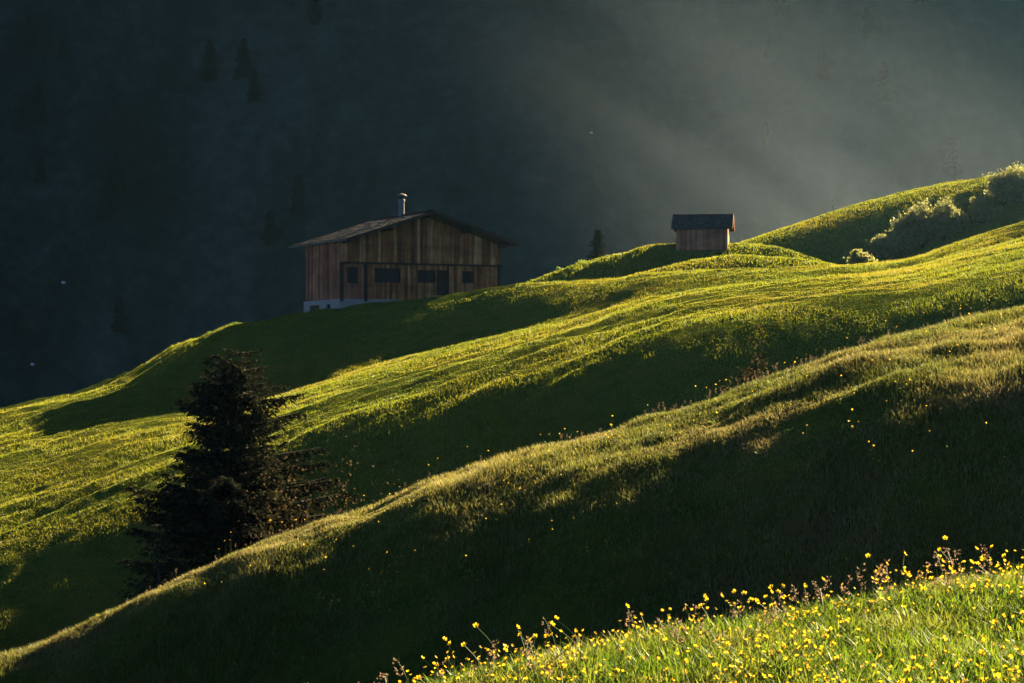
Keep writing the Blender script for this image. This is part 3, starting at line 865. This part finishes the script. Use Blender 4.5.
def place(protos, pts, label, cat, group, smin=.85, smax=1.15, sink=.005):
    used = set(); out = []
    for i, (x, y, z) in enumerate(pts):
        k = int(rng.integers(len(protos)))
        rz, sc = rng.random() * 6.283, smin + (smax - smin) * rng.random()
        p = protos[k]
        if k not in used:
            used.add(k); p.location = (x, y, z - sink); p.rotation_euler = (0, 0, rz); p.scale = (sc, sc, sc); tag(p, label, cat, group); out.append(p)
        else:
            out.append(copy_tree(p, (x, y, z - sink), rz, sc, label, cat, group))
    for k, p in enumerate(protos):
        if k not in used:
            for ch in list(p.children_recursive): bpy.data.objects.remove(ch)
            bpy.data.objects.remove(p)
    return out


def on_ground(u, y):
    x = px(u, y); return np.stack([x, y, ground_at(x, y)], -1)


def crest_y(u, y0, y1):
    out = []
    for uu in np.atleast_1d(u):
        ys = np.linspace(y0, y1, 200); vv = VH - ground_at(px(uu, ys), ys) / ys * F
        out.append(ys[int(np.argmin(vv))])
    return np.array(out)


# buttercups of the sunny foreground: clustered
def cluster_pts(n, u0, u1, y0, y1, nc, sd, pw=1.0):
    x, y, c = scatter(n * 2, u0, u1, y0, y1, 0.5, 0.0, 0.0, 1)
    dens = fbm(x / .55, y / .55, 71, 2) + 0.35 * rng.random(len(x))
    k = np.argsort(-dens)[:int(n * 1.35)]
    k = rng.permutation(k)[:n]
    return np.stack([x[k], y[k], ground_at(x[k], y[k])], -1)


BG = 'buttercups flowering in the sunny foreground meadow'
pts = cluster_pts(290, 430, 1060, 7.9, 12.6, 0, 0)
protos = [make_buttercup(200 + i, h) for i, h in enumerate((.11, .14, .16, .18, .13, .21))]
place(protos, pts, 'small yellow buttercup on a thin stem in the sunny foreground meadow', 'flower', BG, .85, 1.15)


def flower_mass(name, pts, size, label, hgt=.15):
    """blossoms past the individually built ones: tiny five-petalled cups with stems"""
    A = Acc(); n = len(pts); mi = []
    for (x, y, z) in pts:
        hh = hgt * (0.7 + .6 * rng.random()); lx, ly = rng.normal(0, .02, 2)
        top = np.array([x + lx, y + ly, z + hh]); t = rng.normal(0, .8, 2)
        nr = unit(np.array([t[0], t[1], 1.])); e1 = unit(np.cross(nr, [0, 1, .1])); e2 = np.cross(nr, e1)
        V = [top]
        for k in range(10):
            a = k * math.pi / 5; rr = size * (1 if k % 2 == 0 else .72)
            V.append(top + rr * (math.cos(a) * e1 + math.sin(a) * e2) + nr * rr * .5)
        V += [(x - .001, y, z), (x + .001, y, z)]
        A.add(V, [(0, i + 1, (i + 1) % 10 + 1) for i in range(10)] + [(11, 12, 0)])
        mi += [0] * 10 + [1]
    o = A.build(name, petal_m)
    o.data.materials.append(stem_m)
    o.data.polygons.foreach_set('material_index', np.array(mi, np.int32))
    return tag(o, label, 'flowers', kind='stuff')


flower_mass('buttercup_blossoms', np.concatenate([cluster_pts(1100, 400, 1060, 7.5, 12.9, 0, 0), cluster_pts(500, 1060, 1600, 7.5, 12.9, 0, 0)]), .0088, 'countless more small yellow blossoms among the foreground grass', .12)
xb, yb, _ = scatter(170, 200, 1040, 26, 36.5, 1, 0, 0, 1)
flower_mass('bank_blossoms', np.stack([xb, yb, ground_at(xb, yb)], -1), .014, 'scattered tiny pale yellow blossoms on the dark bank', .28)

# little groups of yellow flowers on the shaded bank
gp = []
for (u, v, n, sd) in [(333, 610, 6, 3), (325, 600, 3, 6), (372, 585, 4, 3), (390, 577, 3, 3), (378, 600, 2, 4), (610, 440, 5, 6), (520, 545, 3, 6), (595, 556, 4, 5), (850, 432, 5, 8), (872, 462, 6, 9)]:
    for _ in range(n):
        uu, vv = u + rng.normal(0, sd), v + rng.normal(0, sd * .6)
        yy = find_y(uu, vv + 12, 25, 37); gp.append((px(uu, yy), yy, gz(px(uu, yy), yy)))
protos = [make_buttercup(300 + i, h) for i, h in enumerate((.18, .22, .26))]
place(protos, gp, 'yellow flower in one of the small groups on the shaded bank', 'flower', 'yellow flower groups on the shaded bank', 1.0, 1.4)

# seed stalks along the two rims
SG = 'seeding grass stalks along the rim of the foreground meadow'
us = np.concatenate([300 + 740 * rng.random(30), rng.normal(826, 14, 5), rng.normal(950, 7, 7), rng.normal(545, 12, 6), rng.normal(865, 12, 5), rng.normal(690, 20, 6), rng.normal(455, 20, 5)])
ys_ = crest_y(us, 9, 14) - rng.random(len(us)) * 0.8 + 0.1
protos = [make_stalk(400 + i, h) for i, h in enumerate((.13, .16, .19, .22))]
place(protos, on_ground(us, ys_), 'reddish seeding grass stalk on the rim of the foreground meadow', 'grass stalk', SG, .85, 1.1)
us = np.concatenate([40 + 990 * rng.random(70), 560 + 400 * rng.random(80), 640 + 150 * rng.random(30)])
ys_ = crest_y(us, 34, 41) - rng.random(len(us)) * 0.5 + 0.1
protos = [make_stalk(500 + i, h) for i, h in enumerate((.16, .20, .25))]
place(protos, on_ground(us, ys_), 'reddish seeding grass stalk along the rim of the bank behind the meadow', 'grass stalk', 'seeding grass stalks along the rim of the bank', .45, .9)


# broad-leaved plants
def make_leafy(seed, n=9, L=.12):
    r = np.random.default_rng(seed); root = empty('leafy_plant', (0, 0, 0)); A = Acc()
    for k in range(n):
        a = r.random() * 6.283; el = .5 + .7 * r.random(); l = L * (.6 + .7 * r.random()); w = l * (.16 + .12 * r.random())
        d = np.array([math.cos(a), math.sin(a), 0]); sd = np.array([-d[1], d[0], 0]); P = []
        for i, t in enumerate(np.linspace(0, 1, 6)):
            c_ = d * l * t * math.cos(el) * (1 + .3 * t) + np.array([0, 0, l * (math.sin(el) * t * 1.3 - .45 * t * t)]); ww = w * math.sin(math.pi * (t * .92 + .04)) ** .8
            P += [c_ - sd * ww + [0, 0, ww * .4], c_, c_ + sd * ww + [0, 0, ww * .4]]
        q = []
        for i in range(5): q += [(3 * i, 3 * i + 1, 3 * i + 4, 3 * i + 3), (3 * i + 1, 3 * i + 2, 3 * i + 5, 3 * i + 4)]
        A.add(P, q, tint=float(np.clip(r.normal(.6, .25), 0, 1)))
    A.build('leaves', leaf_green, root, True)
    return root


protos = [make_leafy(600 + i, 10, h) for i, h in enumerate((.06, .08, .10))]
x, y, _ = scatter(130, 440, 1060, 7.9, 12.6, .5, 0, 0, 1)
place(protos, np.stack([x, y, ground_at(x, y)], -1), 'broad-leaved green plant in the foreground meadow', 'plant', 'leafy plants in the foreground meadow', .35, .75)
lp = []
for (u, v, n, sd) in [(475, 572, 7, 9), (360, 604, 3, 5), (370, 612, 2, 5), (800, 480, 6, 12), (640, 500, 5, 20), (760, 440, 6, 25)]:
    for _ in range(n):
        uu, vv = u + rng.normal(0, sd), v + rng.normal(0, sd * .4); yy = find_y(uu, vv, 25, 37); lp.append((px(uu, yy), yy, gz(px(uu, yy), yy)))
protos = [make_leafy(700 + i, 9, h) for i, h in enumerate((.22, .28))]
place(protos, lp, 'broad-leaved green plant on the shaded bank', 'plant', 'leafy plants on the shaded bank', .22, .4)
# ------------------------------------------------------------------ far mountainside: trees and pale boulders
def mz_at(x, y): return float(mount_z(np.array([x]), np.array([y]))[0])


forest = grass_mat('forest_needles', (0.004, 0.010, 0.008), (0.007, 0.017, 0.013), (0.012, 0.026, 0.019), (0.01, 0.02, 0.015), 0.1, 0.2, 0.5, 0.0)
protos = [spruce('distant_spruce', (0, 0, 0), h, h * .2, 900 + i, None, dens=.05, ndl=(1.3, .32), skirt=.08, mat=forest) for i, h in enumerate((15., 19., 23.))]
spots = []
rf = np.random.default_rng(4)
while len(spots) < 60:
    y = 545 + 160 * rf.random(); u = -40 + 1100 * rf.random(); x = px(u, y)
    if fbm(np.array([x / 90]), np.array([y / 130]), 66, 2)[0] + .25 * rf.random() > .12: spots.append((x, y, mz_at(x, y)))
place(protos, spots, 'faint dark spruce standing in the hazy forest across the valley', 'tree', 'distant spruces on the hazy mountainside', .3, .6, .5)
rock_m = simple('pale_rock', (0.6, 0.6, 0.58), .9)
for i in range(7):
    y = 560 + 260 * rf.random(); u = 20 + 980 * rf.random(); x = px(u, y)
    r = np.random.default_rng(i); A = Acc(); n = 7
    P = []; 
    for a in range(5):
        for b_ in range(8):
            th = a * math.pi / 4; ph = b_ * math.pi / 4; R_ = .38 * (.7 + .6 * r.random())
            P.append((R_ * math.sin(th) * math.cos(ph) * 1.4, R_ * math.sin(th) * math.sin(ph), R_ * .8 * math.cos(th)))
    q = [(a * 8 + b_, (a + 1) * 8 + b_, (a + 1) * 8 + (b_ + 1) % 8, a * 8 + (b_ + 1) % 8) for a in range(4) for b_ in range(8)]
    A.add(P, q); o = A.build('boulder', rock_m); o.location = (x, y, mz_at(x, y) + .3)
    tag(o, 'tiny pale boulder on the dark mountainside across the valley', 'boulder', 'pale boulders on the mountainside')
# ------------------------------------------------------------------ air
zmax = float(mz.max()) + 12
x0, x1, y0, y1, z0, z1 = -1510, 2610, -12, 1810, float(min(mz.min(), ZZ.min())) - 1.0, zmax
hv = [(x0, y0, z0), (x1, y0, z0), (x1, y1, z0), (x0, y1, z0), (x0, y0, z1), (x1, y0, z1), (x1, y1, z1), (x0, y1, z1)]
hf = np.array([(0, 3, 2, 1), (4, 5, 6, 7), (0, 1, 5, 4), (1, 2, 6, 5), (2, 3, 7, 6), (3, 0, 4, 7)])
hm, nt, nd, ln = new_mat('haze_air')
pv = nd.new('ShaderNodeVolumePrincipled')
pv.inputs['Color'].default_value = (0.32, 0.66, 1.0, 1)
pv.inputs['Density'].default_value = HAZE
pv.inputs['Anisotropy'].default_value = 0.84
oo = nd.new('ShaderNodeOutputMaterial'); ln.new(pv.outputs[0], oo.inputs['Volume'])
haze = mesh_np('haze', hv, [hf], hm)
tag(haze, 'thin sunlit valley haze filling the air', kind='stuff')

# extra mist beyond the hut, added and tilted to form the shaft of sunlight
mm_, nt, nd, ln = new_mat('mist_air')
tc = nd.new('ShaderNodeTexCoord')
gr = nd.new('ShaderNodeTexGradient'); gr.gradient_type = 'SPHERICAL'; ln.new(tc.outputs['Object'], gr.inputs[0])
mn = noise(nd, ln, mapping(nd, ln, tc.outputs['Object'], (1.0, 1.0, 2.2)), 1.6, 3, 0.55, 0.3)
rp = ramp(nd, [(0.30, (.12, .12, .12)), (0.66, (1, 1, 1))]); ln.new(mn.outputs['Fac'], rp.inputs[0])
m1 = nd.new('ShaderNodeMath'); m1.operation = 'MULTIPLY'; ln.new(gr.outputs['Fac'], m1.inputs[0]); ln.new(rp.outputs[0], m1.inputs[1])
m2_ = nd.new('ShaderNodeMath'); m2_.operation = 'MULTIPLY'; m2_.inputs[1].default_value = MIST; ln.new(m1.outputs[0], m2_.inputs[0])
pv = nd.new('ShaderNodeVolumePrincipled'); pv.inputs['Color'].default_value = (0.60, 0.76, 1.0, 1); pv.inputs['Anisotropy'].default_value = 0.7
ln.new(m2_.outputs[0], pv.inputs['Density'])
oo = nd.new('ShaderNodeOutputMaterial'); ln.new(pv.outputs[0], oo.inputs['Volume'])
th = np.linspace(0, np.pi, 17); V, q = tube(np.stack([0 * th, 0 * th, -np.cos(th)], -1), np.sin(th) + 1e-3, 24)
mist = mesh_np('mist', V, [q[:, ::-1], np.array([list(range(24))]), np.array([list(range(17 * 24 - 1, 16 * 24 - 1, -1))])], mm_)
mist.location = (45, 294, 15); mist.scale = (66, 92, 27); mist.rotation_euler = (0, math.radians(30), 0)
tag(mist, 'added pale mist forming the shaft of sunlight beyond the hut', kind='stuff')

# ------------------------------------------------------------------ sky, sun, camera
w = bpy.data.worlds.new('World'); scene.world = w; w.use_nodes = True
nt = w.node_tree
bg = nt.nodes['Background']
sk = nt.nodes.new('ShaderNodeTexSky'); sk.sky_type = 'NISHITA'; sk.sun_disc = False
sk.sun_elevation = math.radians(SUN_EL); sk.sun_rotation = math.radians(90 - SUN_AZ)
sk.altitude = 2500; sk.air_density = 0.16; sk.dust_density = 0.2; sk.ozone_density = 4.0
nt.links.new(sk.outputs[0], bg.inputs[0]); bg.inputs[1].default_value = SKY
a, e = math.radians(SUN_AZ), math.radians(SUN_EL)
sl = bpy.data.lights.new('sun', 'SUN'); sl.energy = 5.0; sl.angle = math.radians(0.5); sl.color = (1.0, 0.79, 0.46)
so = bpy.data.objects.new('sun', sl); link(so)
from mathutils import Vector
d = Vector((math.cos(a) * math.cos(e), math.sin(a) * math.cos(e), math.sin(e)))
so.rotation_euler = d.to_track_quat('Z', 'Y').to_euler()
so.location = d * 200
cam = bpy.data.cameras.new('camera'); co = bpy.data.objects.new('camera', cam); link(co)
co.location = (0, 0, 0); co.rotation_euler = (math.radians(90), 0, 0)
cam.sensor_width = 36; cam.lens = F / W * 36; cam.shift_y = (VH - H / 2) / W
cam.clip_start = 0.1; cam.clip_end = 6000
scene.camera = co
vs = scene.view_settings
vs.view_transform = 'Standard'; vs.look = 'None'; vs.gamma = 1; vs.exposure = EXPO
scene.cycles.use_denoising = True
scene.cycles.max_bounces = 6
scene.cycles.diffuse_bounces = 0
scene.cycles.transmission_bounces = 3
scene.cycles.volume_bounces = 0
scene.cycles.volume_step_rate = 4.0
scene.cycles.volume_max_steps = 48
